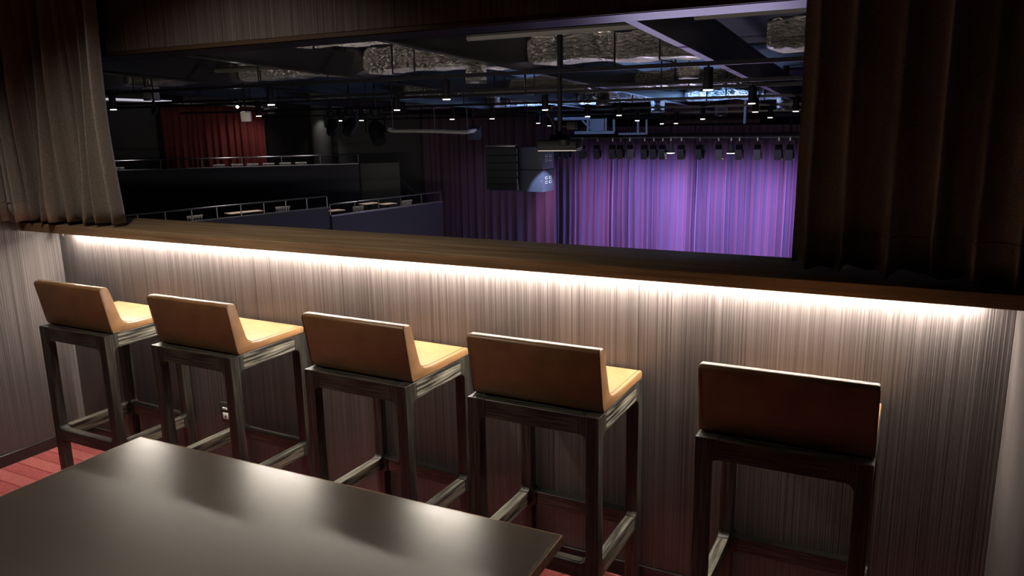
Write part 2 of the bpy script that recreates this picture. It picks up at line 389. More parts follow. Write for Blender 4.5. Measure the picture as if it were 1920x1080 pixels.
# ------------------------------------------------------------------ curtains of the opening
def drape(name, path, z0, z1, folds, amp, mt, parent, seed=1, rows=14, cols=260, thick=.004, flare=.25, hemwave=0, sharp=1.0):
    rnd = random.Random(seed); L = [0]
    P = [Vector((*p, 0)) for p in path]
    for a, b in zip(P[:-1], P[1:]): L.append(L[-1] + (b - a).length)
    tot = L[-1]
    def pt(s):
        s *= tot
        for i in range(len(P)-1):
            if s <= L[i+1] or i == len(P)-2:
                t = (s - L[i])/(L[i+1] - L[i]); d = (P[i+1] - P[i]).normalized(); return P[i].lerp(P[i+1], t), Vector((-d.y, d.x, 0)), d
    kn = [0.0]
    while kn[-1] < folds: kn.append(kn[-1] + rnd.uniform(.55, 1.45))
    am = [rnd.uniform(.55, 1.2) for _ in kn]
    def fold(s):
        u = s*folds
        for i in range(len(kn)-1):
            if u <= kn[i+1] or i == len(kn)-2:
                t = (u - kn[i])/(kn[i+1] - kn[i]); c = .5 - .5*math.cos(2*math.pi*t); return am[i]*(c**sharp), am[i]*math.sin(2*math.pi*t)
    vs = []; fs = []
    for j in range(rows+1):
        v = j/rows; z = z1 + (z0 - z1)*v
        for i in range(cols+1):
            s = i/cols; p, n, d = pt(s); f, g = fold(s)
            k = 1 - flare + flare*v*1.6
            q = p - n*(f*amp*k) + d*(g*amp*.22*k) - n*(.25*amp*math.sin(3.1*v*2 + s*17)*v)
            zz = z + (hemwave*(.5*math.sin(s*23 + 1) + .5*math.sin(s*51)) if j == rows else 0)
            vs.append((q.x, q.y, zz))
    W = cols + 1
    fs = [(j*W+i, j*W+i+1, (j+1)*W+i+1, (j+1)*W+i) for j in range(rows) for i in range(cols)]
    o = MB().add(vs, fs).build(name, mt, parent, smooth=True)
    for p in o.data.polygons: p.use_smooth = True
    md = o.modifiers.new('thickness', 'SOLIDIFY'); md.thickness = thick; md.offset = 0
    return o, vs, W, rows
def curtain(path, seed, label, folds, amp, sharp=1.0, z0=ZT + .006, wave=.002):
    root = empty('curtain', (path[0][0], path[0][1], z0)); tag(root, label, 'curtain')
    o, vs, W, rows = drape('curtain_panel', path, z0, CEIL - .02, folds, amp, M_velvet, root, seed, hemwave=wave, rows=20, cols=320, sharp=sharp)
    rel(o, root)
    # sewn hem line: a thin raised seam that follows the folds
    zt = z0 + .095; v = (zt - (CEIL - .02))/(z0 - (CEIL - .02)); j = v*rows; j0 = int(j); t = j - j0
    pts = []
    for i in range(0, W, 2):
        a, b = Vector(vs[j0*W+i]), Vector(vs[(j0+1)*W+i]); pts.append(a.lerp(b, t) + Vector((0, -.0022, 0)))
    rel(MB().tube(pts, .0026, 5).build('hem_seam', M_velvet, root, smooth=True), root)
    rel(MB().tube([(path[0][0], path[0][1], CEIL - .012), (path[-1][0], path[-1][1], CEIL - .012)], .010, 8).build('curtain_track', M_black, root), root)
    return root
curtain([(-.945, -.27), (-.90, -.135), (-.352, -.075)], 5, 'gathered taupe brown curtain hanging at the left end of the ledge', 11, .085, 2.4, ZT + .016, .004)
curtain([(2.512, -.055), (2.80, -.075), (3.062, -.115)], 11, 'very dark brown curtain hanging at the right end of the ledge', 6.0, .05, 1.2, ZT + .020, .012)

# ------------------------------------------------------------------ hall shell
struct(MB().box(-34, 9, .30, 30, -6.2, -6).build('floor_hall', M_hallblk))
mb = MB(); mb.add([(-34, .2, zc(.2, 2.15)), (9, .2, zc(.2, 2.15)), (9, 30, zc(30, 2.15)), (-34, 30, zc(30, 2.15)),
                   (-34, .2, zc(.2, 2.3)), (9, .2, zc(.2, 2.3)), (9, 30, zc(30, 2.3)), (-34, 30, zc(30, 2.3))],
                  [(3,2,1,0),(4,5,6,7),(0,1,5,4),(1,2,6,5),(2,3,7,6),(3,0,4,7)])
struct(mb.build('ceiling_hall', M_hallblk))
struct(MB().box(-20, 9, 29.4, 29.6, -6, 4.2).build('wall_stage_back', mat('dark_blue_stage_wall', (.05, .07, .13), .7)))
struct(MB().box(6.5, 6.7, .4, 29.4, -6, 4.2).build('wall_hall_right', M_hallblk))
struct(MB().box(-20, 6.5, 20.2, 29.4, -5.2, -5).build('floor_stage', M_stage))

# roof beams running to the stage
def ray_h(px, py, h):
    d = rays(px, py); n = Vector((0, .039, .999)); return CAM + d*(h/d.dot(n))
BX = [('second from the right', .31), ('third from the right', -2.78), ('fourth from the right', -6.12), ('fifth from the right', -9.40), ('sixth from the right', -12.7), ('rightmost', 3.6)]
for nm, x in BX:
    a, b = .9, 29.0
    root = empty('roof_beam', (x, a, zc(a, 1.25))); tag(root, 'black steel roof beam running towards the stage, %s' % nm, 'beam', 'roof beams over the hall')
    def sec(x0, x1, h0, h1, name):
        mb = MB(); vs = []
        for y in (a, b):
            xo = x - .033*y
            vs += [(xo+x0, y, zc(y, h0)), (xo+x1, y, zc(y, h0)), (xo+x1, y, zc(y, h1)), (xo+x0, y, zc(y, h1))]
        mb.add(vs, [(3,2,1,0),(4,5,6,7),(0,1,5,4),(1,2,6,5),(2,3,7,6),(3,0,4,7)])
        rel(mb.build(name, M_steel, root), root)
    sec(-.06, .06, 1.25, 1.266, 'bottom_flange'); sec(-.02, .02, 1.266, 1.80, 'web'); sec(-.06, .06, 1.80, 1.82, 'top_flange')
# foil-wrapped ducts, one length per bay and row
def duct(x0, x1, y, h, hh, dep, label, seed, group):
    rnd = random.Random(seed); prof = []
    rr = .12
    for cx, cz, a0 in ((dep-rr, rr, -90), (dep-rr, hh-rr, 0), (rr, hh-rr, 90), (rr, rr, 180)):
        for k in range(4):
            a = math.radians(a0 + 30*k); prof.append((cx + rr*math.cos(a), cz + rr*math.sin(a)))
    n = len(prof); seg = max(6, int((x1-x0)/.12)); vs = []
    for i in range(seg+1):
        x = x0 + (x1-x0)*i/seg; e = .82 if i in (0, seg) else 1
        sag = .02*math.sin(x*2.1) + .015*math.sin(x*5.3)
        for p, q in prof:
            vs.append((x, y + dep/2 + (p-dep/2)*e + rnd.uniform(-.012, .012), zc(y, h) + sag + hh/2 + (q-hh/2)*e + rnd.uniform(-.012, .012)))
    fs = [(i*n+k, i*n+(k+1) % n, (i+1)*n+(k+1) % n, (i+1)*n+k) for i in range(seg) for k in range(n)] + [tuple(range(n))[::-1], tuple(range(seg*n, seg*n+n))]
    root = empty('foil_duct', ((x0+x1)/2, y, zc(y, h))); tag(root, label, 'duct', group)
    rel(MB().add(vs, fs).build('foil_wrap', M_foil, root, smooth=True), root)
    for t in (.22, .75):
        x = x0 + (x1-x0)*t
        rel(MB().box(x-.012, x+.012, y-.02, y-.002, zc(y, h) - .04, zc(y, 2.14)).box(x-.012, x+.012, y+dep+.002, y+dep+.02, zc(y, h) - .04, zc(y, 2.14)).box(x-.012, x+.012, y-.02, y+dep+.02, zc(y, h) - .055, zc(y, h) - .035).build('hanger', M_black, root), root)
    return root
rows = [(9.5, 1.36, .46, .85, 'nearest row'), (15.6, 1.36, .40, .8, 'middle row'), (20.6, 1.34, .38, .8, 'row nearest the stage')]
bays = [(.31, 3.6, 'rightmost bay'), (-2.78, .31, 'second bay from the right'), (-6.12, -2.78, 'third bay from the right'), (-9.40, -6.12, 'fourth bay from the right'), (-12.7, -9.4, 'fifth bay from the right'), (-16.0, -12.7, 'sixth bay from the right')]
k = 0
for y, h, hh, dep, rn in rows:
    for a, b, bn in bays:
        k += 1
        xo = -.033*y; rg = random.Random(k*17)
        duct(a + xo + (.03 if a < 0 else .75), b + xo - .03, y + rg.uniform(-.1, .1), h, hh, dep, 'crinkled silver foil duct under the roof, %s, %s' % (rn, bn), k, 'foil ducts')
# near ducts left of the opening, partly hidden by the header
duct(-6.0, -3.35, 7.1, 1.52, .35, .7, 'short foil duct close above the header edge', 99, 'foil ducts')

# lighting tracks and pipes running across the hall
def cross(name, y, x0, x1, h, r, mt, label, cat, square=False):
    root = empty(name, ((x0+x1)/2, y, zc(y, h))); tag(root, label, cat)
    if square: rel(MB().box(x0, x1, y-r, y+r, zc(y, h)-r, zc(y, h)+r).build('tube', mt, root), root)
    else: rel(MB().tube([(x0, y, zc(y, h)), (x1, y, zc(y, h))], r, 10).build('tube', mt, root, smooth=True), root)
    x = x0 + .5
    while x < x1:
        rel(MB().tube([(x, y, zc(y, h)), (x, y, zc(y, 2.14))], .014, 6).build('drop_rod', M_black, root), root); x += 3.3
    return root
for i, (y, h) in enumerate([(8.1, 1.08), (11.1, 1.10), (12.0, 1.08), (15.1, 1.08), (18.6, 1.08), (22.0, 1.08)]):
    cross('lighting_track', y, -18, 5, h, .028, M_steel, 'black lighting track across the hall roof, %s from the ledge' % ORD[i], 'track', True)
cross('service_pipe', 7.3, -2.85, -.05, 1.50, .05, M_pipe, 'grey service pipe under the roof near the header', 'pipe')
cross('service_pipe', 7.1, .35, 2.4, 1.52, .05, M_pipe, 'grey service pipe under the roof at the right end', 'pipe')
cross('service_pipe', 12.9, -6.0, -3.4, 1.19, .04, M_pipe, 'thin grey service pipe beyond the second roof beam', 'pipe')
cross('service_pipe', 9.0, -9.6, -6.5, 1.50, .05, M_pipe, 'grey service pipe at the left below the header', 'pipe')

# ceiling spotlights: black cans on stems
def make_can():
    root = empty('ceiling_spotlight', (0, 0, 0))
    MB().lathe([(.050, .012), (.064, .0), (.064, .27), (.058, .285), (.02, .29)], n=18).build('can', M_black, root, smooth=True)
    MB().tube([(0, 0, .285), (0, 0, .33)], .012, 8).build('stem', M_black, root)
    MB().box(-.09, .09, -.022, .022, .315, .352).build('track_adapter', M_black, root, bevel=.004)
    MB().lathe([(.006, .004), (.058, .003), (.058, -.012), (.006, -.014)], n=18).build('lens', M_lamp, root)
    return root
can0 = make_can()
SPOTS = [(.286,8.112),(.205,11.6),(-.333,14.9),(.465,15.0),(-.584,18.3),(-2.327,18.5),(-4.374,15.5),(-3.466,15.2),(-4.22,18.8),(-4.474,22.0),(-3.967,21.8),(-3.872,12.0),(-7.653,19.6),(-8.522,22.3),(-3.795,8.2),(-7.119,15.7),(-8.215,15.5),(-7.353,8.1),(-11.182,11.6),(-11.375,7.95),(-11.559,15.0),(-10.891,15.1),(-6.535,10.7)]
def pix(p):
    d = Vector(p) - CAM; z = -d.dot(BK); return 960 + FPX*d.dot(RX)/z
SPOTS.sort(key=lambda s: pix((s[0], s[1], zc(s[1], .75))))
for i, (x, y) in enumerate(SPOTS):
    o = can0 if i == 0 else copy_tree(can0)
    o.location = (x, y, zc(y, .75)); tag(o, 'black can spotlight under the hall roof, %s from the left' % ORD[i], 'spotlight', 'ceiling spotlights in the hall')

# air outlets: foil drums with a pale ring
def drum(px, py, h, r, hh, label, neck=False):
    p = ray_h(px, py, h); root = empty('air_outlet', p); tag(root, label, 'air outlet')
    MB().lathe([(r*.98, .02), (r, .06), (r*.97, hh*.5), (r*1.02, hh*.7), (r, hh)], n=24).build('foil_drum', M_foil, root, smooth=True)
    MB().lathe([(r*.86, -.01), (r*1.0, -.02), (r*1.03, .0), (r*1.0, .025), (r*.86, .02)], n=24).build('ring', M_rail, root, smooth=True)
    MB().lathe([(r*.3, -.005), (r*.84, .0), (r*.84, .012), (r*.3, .012)], n=24).build('louvre', M_black, root)
    if neck: MB().tube([(0, 0, hh), (0, 0, zc(p.y, 2.148) - p.z)], r*.4, 12).build('neck', M_black, root, smooth=True)
drum(1291, 145, 1.12, .165, .22, 'foil-wrapped air outlet drum with pale ring, nearest under the roof')
drum(1132, 196, 1.02, .19, .32, 'foil-wrapped air outlet drum left of the middle roof beam end')
drum(1233, 209, 1.02, .19, .32, 'foil-wrapped air outlet drum above the stage lighting bar')
drum(1352, 217, 1.02, .2, .32, 'blue-lit air outlet drum above the right stage drapes', True)
drum(1470, 205, 1.02, .2, .32, 'blue-lit air outlet drum beside the right curtain', True)
drum(893, 154, 1.05, .17, .27, 'air outlet drum with dark louvre above the hanging speakers')
drum(925, 196, 1.10, .17, .23, 'blue-lit air outlet drum left of the projector pole')
drum(505, 212, 1.05, .17, .27, 'foil air outlet drum beside the small white speaker')
drum(285, 187, 1.05, .17, .27, 'foil air outlet drum near the left curtain')

# ------------------------------------------------------------------ projector on its pole
pj = empty('projector', (-1.02, 6.2, 1.12)); tag(pj, 'black projector with pale underside hanging on a pole above the hall', 'projector')
PR = aty(1050, 272, 9.0); pj.location = (PR.x, PR.y, PR.z)
pj.rotation_euler = (0, 0, math.radians(12)); pj.scale = (1.2, 1.2, 1.2)
MB().box(-.27, .27, -.22, .22, -.055, .075).build('body', M_black, pj, bevel=.03, seg=3)
MB().box(-.255, .255, -.205, .205, -.072, -.055).build('pale_base', M_white, pj, bevel=.008)
MB().lathe([(.06, 0), (.07, .01), (.07, .07), (.05, .08)], c=(.1, -.21, 0), n=16).build('lens_ring', M_steel, pj)
MB().box(-.12, .12, -.10, .10, .075, .13).build('mount_plate', M_black, pj, bevel=.01)
MB().tube([(0, 0, .12), (0, 0, (zc(9.0, 2.148) - PR.z)/1.2)], .032, 12).build('pole', M_black, pj, smooth=True)
MB().tube([(-.03, .02, .13), (-.10, .03, .30), (-.17, .02, .42), (-.10, 0, .50)], .018, 8).build('cable', M_black, pj, smooth=True)
MB().box(.10, .22, -.06, .06, .20, .30).build('receiver_box', M_black, pj, bevel=.01)
MB().tube([(.03, 0, .24), (.12, 0, .25)], .015, 8).build('arm', M_black, pj)

# ------------------------------------------------------------------ stage drapes
def stage_drape(name, label, px0, px1, y, seed, mt, pitch, z0=-5.0, z1=2.0, amp=.13, group=None):
    a, b = aty(px0, 350, y).x, aty(px1, 350, y).x
    root = empty(name, ((a+b)/2, y, z0)); tag(root, label, 'stage curtain', group)
    o, _, _, _ = drape('drape', [(a, y), (b, y)], z0, z1, (b-a)/pitch, amp, mt, root, seed, rows=8, cols=int((b-a)*34), thick=.02, flare=.15, sharp=.7)
    rel(o, root); return root
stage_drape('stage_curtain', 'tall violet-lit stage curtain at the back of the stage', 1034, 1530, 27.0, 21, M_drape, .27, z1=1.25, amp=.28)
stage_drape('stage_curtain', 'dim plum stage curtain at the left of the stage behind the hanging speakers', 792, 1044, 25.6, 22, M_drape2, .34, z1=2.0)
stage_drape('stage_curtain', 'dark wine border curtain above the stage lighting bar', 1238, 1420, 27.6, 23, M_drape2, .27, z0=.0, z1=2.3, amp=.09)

# lighting bar with stage lamps
LBY = 22.7
lbz = aty(1270, 258, LBY).z
xa, xb = aty(1036, 262, LBY).x, aty(1516, 255, LBY).x
lb = empty('lighting_bar', ((xa+xb)/2, LBY, lbz)); tag(lb, 'long black lighting bar across the front of the stage carrying stage lamps', 'lighting bar')
rel(MB().tube([(xa, LBY, lbz), (xb, LBY, lbz)], .035, 10).build('lower_tube', M_rail, lb, smooth=True), lb)
rel(MB().tube([(xa, LBY, lbz + .09), (xb, LBY, lbz + .09)], .05, 10).build('upper_tube', M_black, lb, smooth=True), lb)
x = xa + .2
while x < xb:
    rel(MB().tube([(x, LBY, lbz), (x, LBY, lbz + .09)], .02, 6).build('bracket', M_black, lb), lb)
    x += .9
for x in (xa + .5, (xa+xb)/2, xb - .5): rel(MB().tube([(x, LBY, lbz + .1), (x, LBY, zc(LBY, 1.3))], .02, 6).build('drop_rod', M_black, lb), lb)
def make_lamp(plate):
    root = empty('stage_lamp', (0, 0, 0))
    MB().box(-.03, .03, -.05, .05, -.09, .04).build('clamp', M_alu, root, bevel=.01)
    MB().box(-.11, -.098, -.02, .02, -.36, -.09).box(.098, .11, -.02, .02, -.36, -.09).box(-.11, .11, -.02, .02, -.10, -.085).build('yoke', M_fix, root)
    MB().box(-.094, .094, -.12, .12, -.44, -.20).build('housing', M_black, root, bevel=.02)
    b = MB().obox((0, -.10, -.50), (.21, 0, 0), (0, .02, .03), (0, -.10, .30)).build('barn_door', plate, root)
    MB().obox((0, .13, -.50), (.21, 0, 0), (0, .02, -.03), (0, .10, .24)).build('barn_door', M_fix, root)
    MB().tube([(.10, 0, -.40), (.15, -.05, -.55), (.13, -.08, -.62)], .012, 6).build('cable', M_black, root)
    MB().lathe([(.012, -.02), (.022, 0), (.012, .02)], c=(.13, -.09, -.64), n=8).build('plug', M_white, root)
    return root
lampA, lampB = make_lamp(M_fix), make_lamp(M_fix2)
def make_bell():
    root = empty('work_lamp', (0, 0, 0))
    MB().box(-.03, .03, -.05, .05, -.09, .04).build('clamp', M_alu, root, bevel=.01)
    MB().tube([(0, 0, -.09), (0, 0, -.18)], .025, 8).build('stem', M_fix, root)
    MB().lathe([(.13, -.46), (.12, -.40), (.08, -.30), (.07, -.20), (.05, -.17)], n=18).build('bell', M_fix, root, smooth=True)
    MB().lathe([(.01, -.480), (.12, -.470), (.125, -.461), (.01, -.455)], n=18).build('lens', M_lampb, root)
    return root
bell0 = make_bell()
LAMPS = [(1044,'a',.1),(1064,'a',-.2),(1092,'a',.3),(1120,'a',0),(1149,'a',.1),(1164,'a',-.1),(1181,'b',.45),(1209,'a',0),(1226,'a',.0),(1243,'a',0),(1259,'l',0),(1278,'a',0),(1313,'a',-.2),(1348,'b',.25),(1372,'l',0),(1387,'a',0),(1421,'b',.1),(1461,'a',0),(1482,'a',0)]
ia = ib = il = 0; used = set()
na = 0
for px, kd, rz in LAMPS:
    p = aty(px, 262, LBY + (.0 if kd != 'l' else .05))
    src = {'a': lampA, 'b': lampB, 'l': bell0}[kd]
    o = src if kd not in used else copy_tree(src); used.add(kd)
    o.location = (p.x, LBY, lbz - .03); o.rotation_euler = (0, 0, rz)
    if kd == 'a': tag(o, 'dark boxy stage lamp on the lighting bar, %s dark one from the left' % ORD[ia], 'stage lamp', 'stage lamps on the lighting bar'); ia += 1
    elif kd == 'b': tag(o, 'stage lamp with pale grey shutter on the lighting bar, %s pale one from the left' % ORD[ib], 'stage lamp', 'stage lamps on the lighting bar'); ib += 1
    else: tag(o, 'glowing bell-shaped lamp on the lighting bar, %s of two' % ['left', 'right'][il], 'stage lamp', 'bell lamps on the lighting bar'); il += 1

# ------------------------------------------------------------------ hanging speakers
ARY = 16.6
def arr_pt(px, py): return aty(px, py, ARY)
la = arr_pt(912, 277); lbp = arr_pt(966, 277)
aw = (lbp.x - la.x)
sp = empty('line_array_speaker', ((la.x+lbp.x)/2, ARY, la.z)); tag(sp, 'dark curved stack of six hanging loudspeaker boxes left of the stage', 'loudspeaker')
sp.rotation_euler = (0, 0, math.radians(12)); aw *= .95
zz = 0; yy = 0
for i in range(6):
    bh = .205 if i < 4 else .175; tl = [0, .01, .03, .06, .14, .22][i]
    MB().obox((0, yy + .15, zz - bh/2), (aw, 0, 0), (0, .34*math.cos(tl), -.34*math.sin(tl)), (0, bh*.96*math.sin(tl), bh*.96*math.cos(tl))).build('speaker_box', M_spk, sp, bevel=.008, seg=1)
    for sx in (-1, 1): MB().obox((sx*(aw/2 + .005), yy + .12, zz - bh/2), (.02, 0, 0), (0, .08, 0), (0, 0, bh*.8)).build('rigging_plate', M_rail, sp)
    zz -= bh*math.cos(tl); yy += bh*math.sin(tl)*.8
MB().box(-aw/2, aw/2, -.05, .35, .02, .07).build('top_frame', M_rail, sp, bevel=.005)
for sx in (-.3, .3): MB().tube([(sx*aw, .15, .07), (sx*aw, .15, zc(ARY, 1.25) - la.z)], .012, 6).build('chain', M_black, sp)
# subwoofer pair
sa = aty(967, 320, 17.2); sb = aty(1016, 320, 17.2); sc_ = aty(1038, 320, 17.6)
zt_, zm_, zb_ = aty(1000, 277, 17.2).z, aty(1000, 318, 17.2).z, aty(1000, 360, 17.2).z
for nm, z0, z1, lab in (('upper', zm_, zt_, 'upper blue-grey hanging bass speaker cabinet beside the stage'), ('lower', zb_, zm_, 'lower blue-grey hanging bass speaker cabinet lit at its right edge')):
    W_ = sb.x - sa.x; D_ = .92*W_
    s = empty('bass_speaker', ((sa.x+sb.x)/2 + .03, 17.2, z0)); tag(s, lab, 'loudspeaker')
    hh = z1 - z0 - .012
    MB().box(-W_/2, W_/2, 0, D_, 0, hh).build('cabinet', M_spk2, s, bevel=.012)
    for zx in (.36, .56):
        for yh in (.20*W_, .52*W_):
            MB().box(W_/2 - .004, W_/2 + .006, yh, yh + .14, hh*zx, hh*zx + .075).build('handle', M_white, s, bevel=.01)
            MB().obox((W_/2 + .007, yh + .06, hh*zx + .04), (.004, 0, 0), (0, .09, .02), (0, -.01, .035)).build('handle_slot', M_black, s)
    for zx in (.5,):
        for sx in (-1, 1): MB().lathe([(.005, -.012), (.014, 0), (.005, .012)], c=(sx*(W_/2 - .05), -.004, hh*zx), n=8).build('fixing', M_white, s)
    if nm == 'upper':
        for sx in (-.3, .3): MB().tube([(sx*W_, D_/2, hh), (sx*W_, D_/2, zc(17.4, 1.25) - z0)], .012, 6).build('chain', M_black, s)
spot('speaker_corner_fill', (-4.2, 15.2, 1.4), tuple(aty(1030, 352, 17.3)), 1300, (.62, .68, 1), 17, .35, .03)  # added spot without a fixture, brightens the lower speaker's right corner
# wall-mount box speakers
def box_speaker(px, py, y, w_, h_, mt, label, tilt, rz):
    p = aty(px, py, y); s = empty('box_speaker', p); tag(s, label, 'loudspeaker'); s.rotation_euler = (tilt, 0, rz)
    MB().box(-w_/2, w_/2, 0, w_*.9, -h_/2, h_/2).build('cabinet', mt, s, bevel=.02)
    MB().box(-w_*.42, w_*.42, -.008, 0, -h_*.44, h_*.44).build('grille', mt, s, bevel=.003)
    MB().tube([(0, w_*.45, h_/2), (0, w_*.45, zc(y, 1.3) - p.z)], .02, 6).build('hanger', M_black, s)
box_speaker(888, 253, 20.0, .42, .36, M_spk2, 'dark box speaker hanging above the dim left stage curtain', .35, .35)
box_speaker(460, 219, 9.5, .19, .20, M_white, 'small pale box speaker in front of the red drape', .1, .6)
p = aty(445, 200, 9.5); s = empty('bright_spotlight', p); tag(s, 'single bright little spotlight above the red drape', 'spotlight')
MB().tube([(0, 0, 0), (-.03, .12, .03)], .03, 12).build('can', M_black, s, smooth=True)
MB().lathe([(.004, -.034), (.028, -.016), (.032, 0), (.02, .02)], n=12).build('bulb', mat('white_bulb_glow', (1,1,1), .5, emit=(1, .95, .86), es=30), s, smooth=True)
MB().tube([(0, .05, 0), (0, .05, zc(9.5, 1.1) - p.z)], .01, 6).build('stem', M_black, s)

# moving-head lamps: dark silhouettes under the roof
def moving_head(px, py, y, k, label, rz):
    p = aty(px, py, y); s = empty('moving_head_lamp', p); tag(s, label, 'stage lamp', 'moving-head lamps'); s.rotation_euler = (0, 0, rz)
    MB().lathe([(.09*k, .24*k), (.12*k, .27*k), (.12*k, .38*k), (.08*k, .40*k)], n=14).build('base', M_black, s, smooth=True)
    MB().box(-.20*k, -.16*k, -.06*k, .06*k, -.05*k, .30*k).box(.16*k, .20*k, -.06*k, .06*k, -.05*k, .30*k).box(-.2*k, .2*k, -.06*k, .06*k, .24*k, .30*k).build('yoke', M_black, s, bevel=.01)
    MB().tube([(0, .12*k, .13*k), (0, .04*k, .03*k), (0, -.16*k, -.20*k)], [.09*k, .155*k, .13*k], 14).build('head', M_black, s, smooth=True)
    MB().tube([(0, -.16*k, -.20*k), (0, -.18*k, -.225*k)], .115*k, 14).build('lens', M_steel, s)
    MB().tube([(0, 0, .38*k), (0, 0, zc(y, 2.15) - p.z)], .02, 6).build('hanger', M_black, s)
moving_head(622, 236, 12.6, .85, 'dark moving-head lamp at the left of the group of three', .5)
moving_head(657, 234, 12.6, .95, 'dark moving-head lamp in the middle of the group of three', .1)
moving_head(706, 244, 11.5, 1.15, 'largest dark moving-head lamp at the right of the group of three', .9)
moving_head(290, 207, 8.8, .32, 'small dark lamp hanging in front of the grey wall', .2)

# pale hanging hoop truss
tp = [aty(px, py, 18.0) for px, py in ((720, 242), (737, 246), (775, 246), (815, 246.5), (850, 248), (876, 248.5), (880, 245))]
s = empty('pale_lighting_hoop', tp[0]); tag(s, 'pale white lighting hoop hanging under the roof left of the speakers', 'light frame')
rel(MB().tube(tp, .045, 8).build('front_tube', M_white, s, smooth=True), s)
tq = [q + Vector((-.1, .55, .02)) for q in tp]
rel(MB().tube(tq, .045, 8).build('rear_tube', M_white, s, smooth=True), s)
for a, b in zip(tp, tq): rel(MB().tube([a, b], .035, 6).build('cross_tube', M_white, s), s)
for i in (1, 3, 5): rel(MB().tube([tp[i], (tp[i].x, tp[i].y, zc(18, 2.14))], .014, 6).build('wire', M_rail, s), s)

# blue service frame above the stage
FY = 21.8
def fp(px, py): return aty(px, py, FY)
s = empty('service_platform', fp(1100, 250)); tag(s, 'blue-lit steel service platform with framed panel above the stage lamps', 'platform')
a, b = fp(1078, 249), fp(1151, 248); c, d_ = fp(1151, 224), fp(1098, 222)
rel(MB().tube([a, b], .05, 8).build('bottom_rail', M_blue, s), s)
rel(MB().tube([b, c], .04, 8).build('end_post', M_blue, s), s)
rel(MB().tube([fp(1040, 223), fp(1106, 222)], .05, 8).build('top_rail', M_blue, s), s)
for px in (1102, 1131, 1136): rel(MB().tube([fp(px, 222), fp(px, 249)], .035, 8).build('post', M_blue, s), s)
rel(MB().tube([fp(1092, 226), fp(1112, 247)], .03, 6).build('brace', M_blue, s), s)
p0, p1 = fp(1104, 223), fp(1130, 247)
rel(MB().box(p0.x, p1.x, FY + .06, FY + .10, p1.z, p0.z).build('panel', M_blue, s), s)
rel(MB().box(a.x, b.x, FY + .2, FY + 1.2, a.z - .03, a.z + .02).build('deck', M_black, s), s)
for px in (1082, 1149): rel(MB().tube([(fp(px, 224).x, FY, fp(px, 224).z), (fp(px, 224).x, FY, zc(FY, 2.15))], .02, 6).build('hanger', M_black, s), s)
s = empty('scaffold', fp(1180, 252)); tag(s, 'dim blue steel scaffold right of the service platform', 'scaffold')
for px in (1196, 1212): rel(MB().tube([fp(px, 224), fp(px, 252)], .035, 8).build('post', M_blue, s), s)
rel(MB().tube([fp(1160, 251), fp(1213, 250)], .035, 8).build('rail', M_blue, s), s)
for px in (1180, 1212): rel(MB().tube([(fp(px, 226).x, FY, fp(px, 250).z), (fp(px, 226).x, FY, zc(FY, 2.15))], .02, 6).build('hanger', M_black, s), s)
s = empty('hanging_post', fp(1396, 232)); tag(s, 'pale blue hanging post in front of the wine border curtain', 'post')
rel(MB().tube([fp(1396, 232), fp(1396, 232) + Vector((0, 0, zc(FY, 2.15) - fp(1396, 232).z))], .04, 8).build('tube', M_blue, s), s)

# ------------------------------------------------------------------ balconies
def para(name, pts, z0, z1, thick, mt, label, cap=True):
    A, B = pts; d = (B - A); d.z = 0; d.normalize(); n = Vector((-d.y, d.x, 0))      # n points away from the booth
    root = empty(name, (A.x, A.y, z0)); tag(root, label, 'balcony front')
    def slab(nm, o0, o1, za, zb, m_, e=0):
        a, b = A - d*e, B + d*e
        vs = [(*(a + n*o0).xy, za), (*(b + n*o0).xy, za), (*(b + n*o1).xy, za), (*(a + n*o1).xy, za)]
        vs += [(v[0], v[1], zb) for v in vs]
        return rel(MB().add(vs, [(3,2,1,0),(4,5,6,7),(0,1,5,4),(1,2,6,5),(2,3,7,6),(3,0,4,7)]).build(nm, m_, root), root)
    slab('face', 0, thick, z0, z1 - .03, mt)
    if cap: slab('cap', -.015, thick + .015, z1 - .03, z1, M_rail, .01)
    return root, d, n
def railing(name, A, B, zcap, h, label, nposts, off=.06):
    d = (B - A); d.z = 0; d.normalize(); n = Vector((-d.y, d.x, 0)); A = A + n*off; B = B + n*off
    root = empty(name, (A.x, A.y, zcap)); tag(root, label, 'railing')
    rel(MB().tube([(A.x, A.y, zcap + h), (B.x, B.y, zcap + h)], .020, 8).build('top_rail', M_rail, root, smooth=True), root)
    for i in range(nposts):
        p = A.lerp(B, i/(nposts-1)); rel(MB().tube([(p.x, p.y, zcap), (p.x, p.y, zcap + h)], .016, 6).build('post', M_rail, root), root)
lr = (atz(622, 404, -1.0), atz(830, 377, -1.0)); ll = (atz(150, 438, -.75), atz(616, 388, -.75)); ur = (atz(60, 324, .1), atz(672, 306, .1))
para('balcony_parapet', lr, -4.5, -1.0, .12, M_navy, 'slate blue lower balcony front nearest the stage')
para('balcony_parapet', ll, -4.5, -.75, .12, M_navy, 'slate blue lower balcony front at the left, one step higher')
para('balcony_parapet', ur, -2.6, .1, .12, M_navy, 'dark navy upper balcony front at the far left')
railing('balcony_railing', lr[0], lr[1], -1.0, .30, 'thin steel railing on the lower balcony nearest the stage', 6)
railing('balcony_railing', ll[0], ll[1], -.75, .30, 'thin steel railing on the stepped lower balcony at the left', 11)
railing('balcony_railing', ur[0], ur[1], .1, .32, 'thin steel railing along the upper balcony', 9)
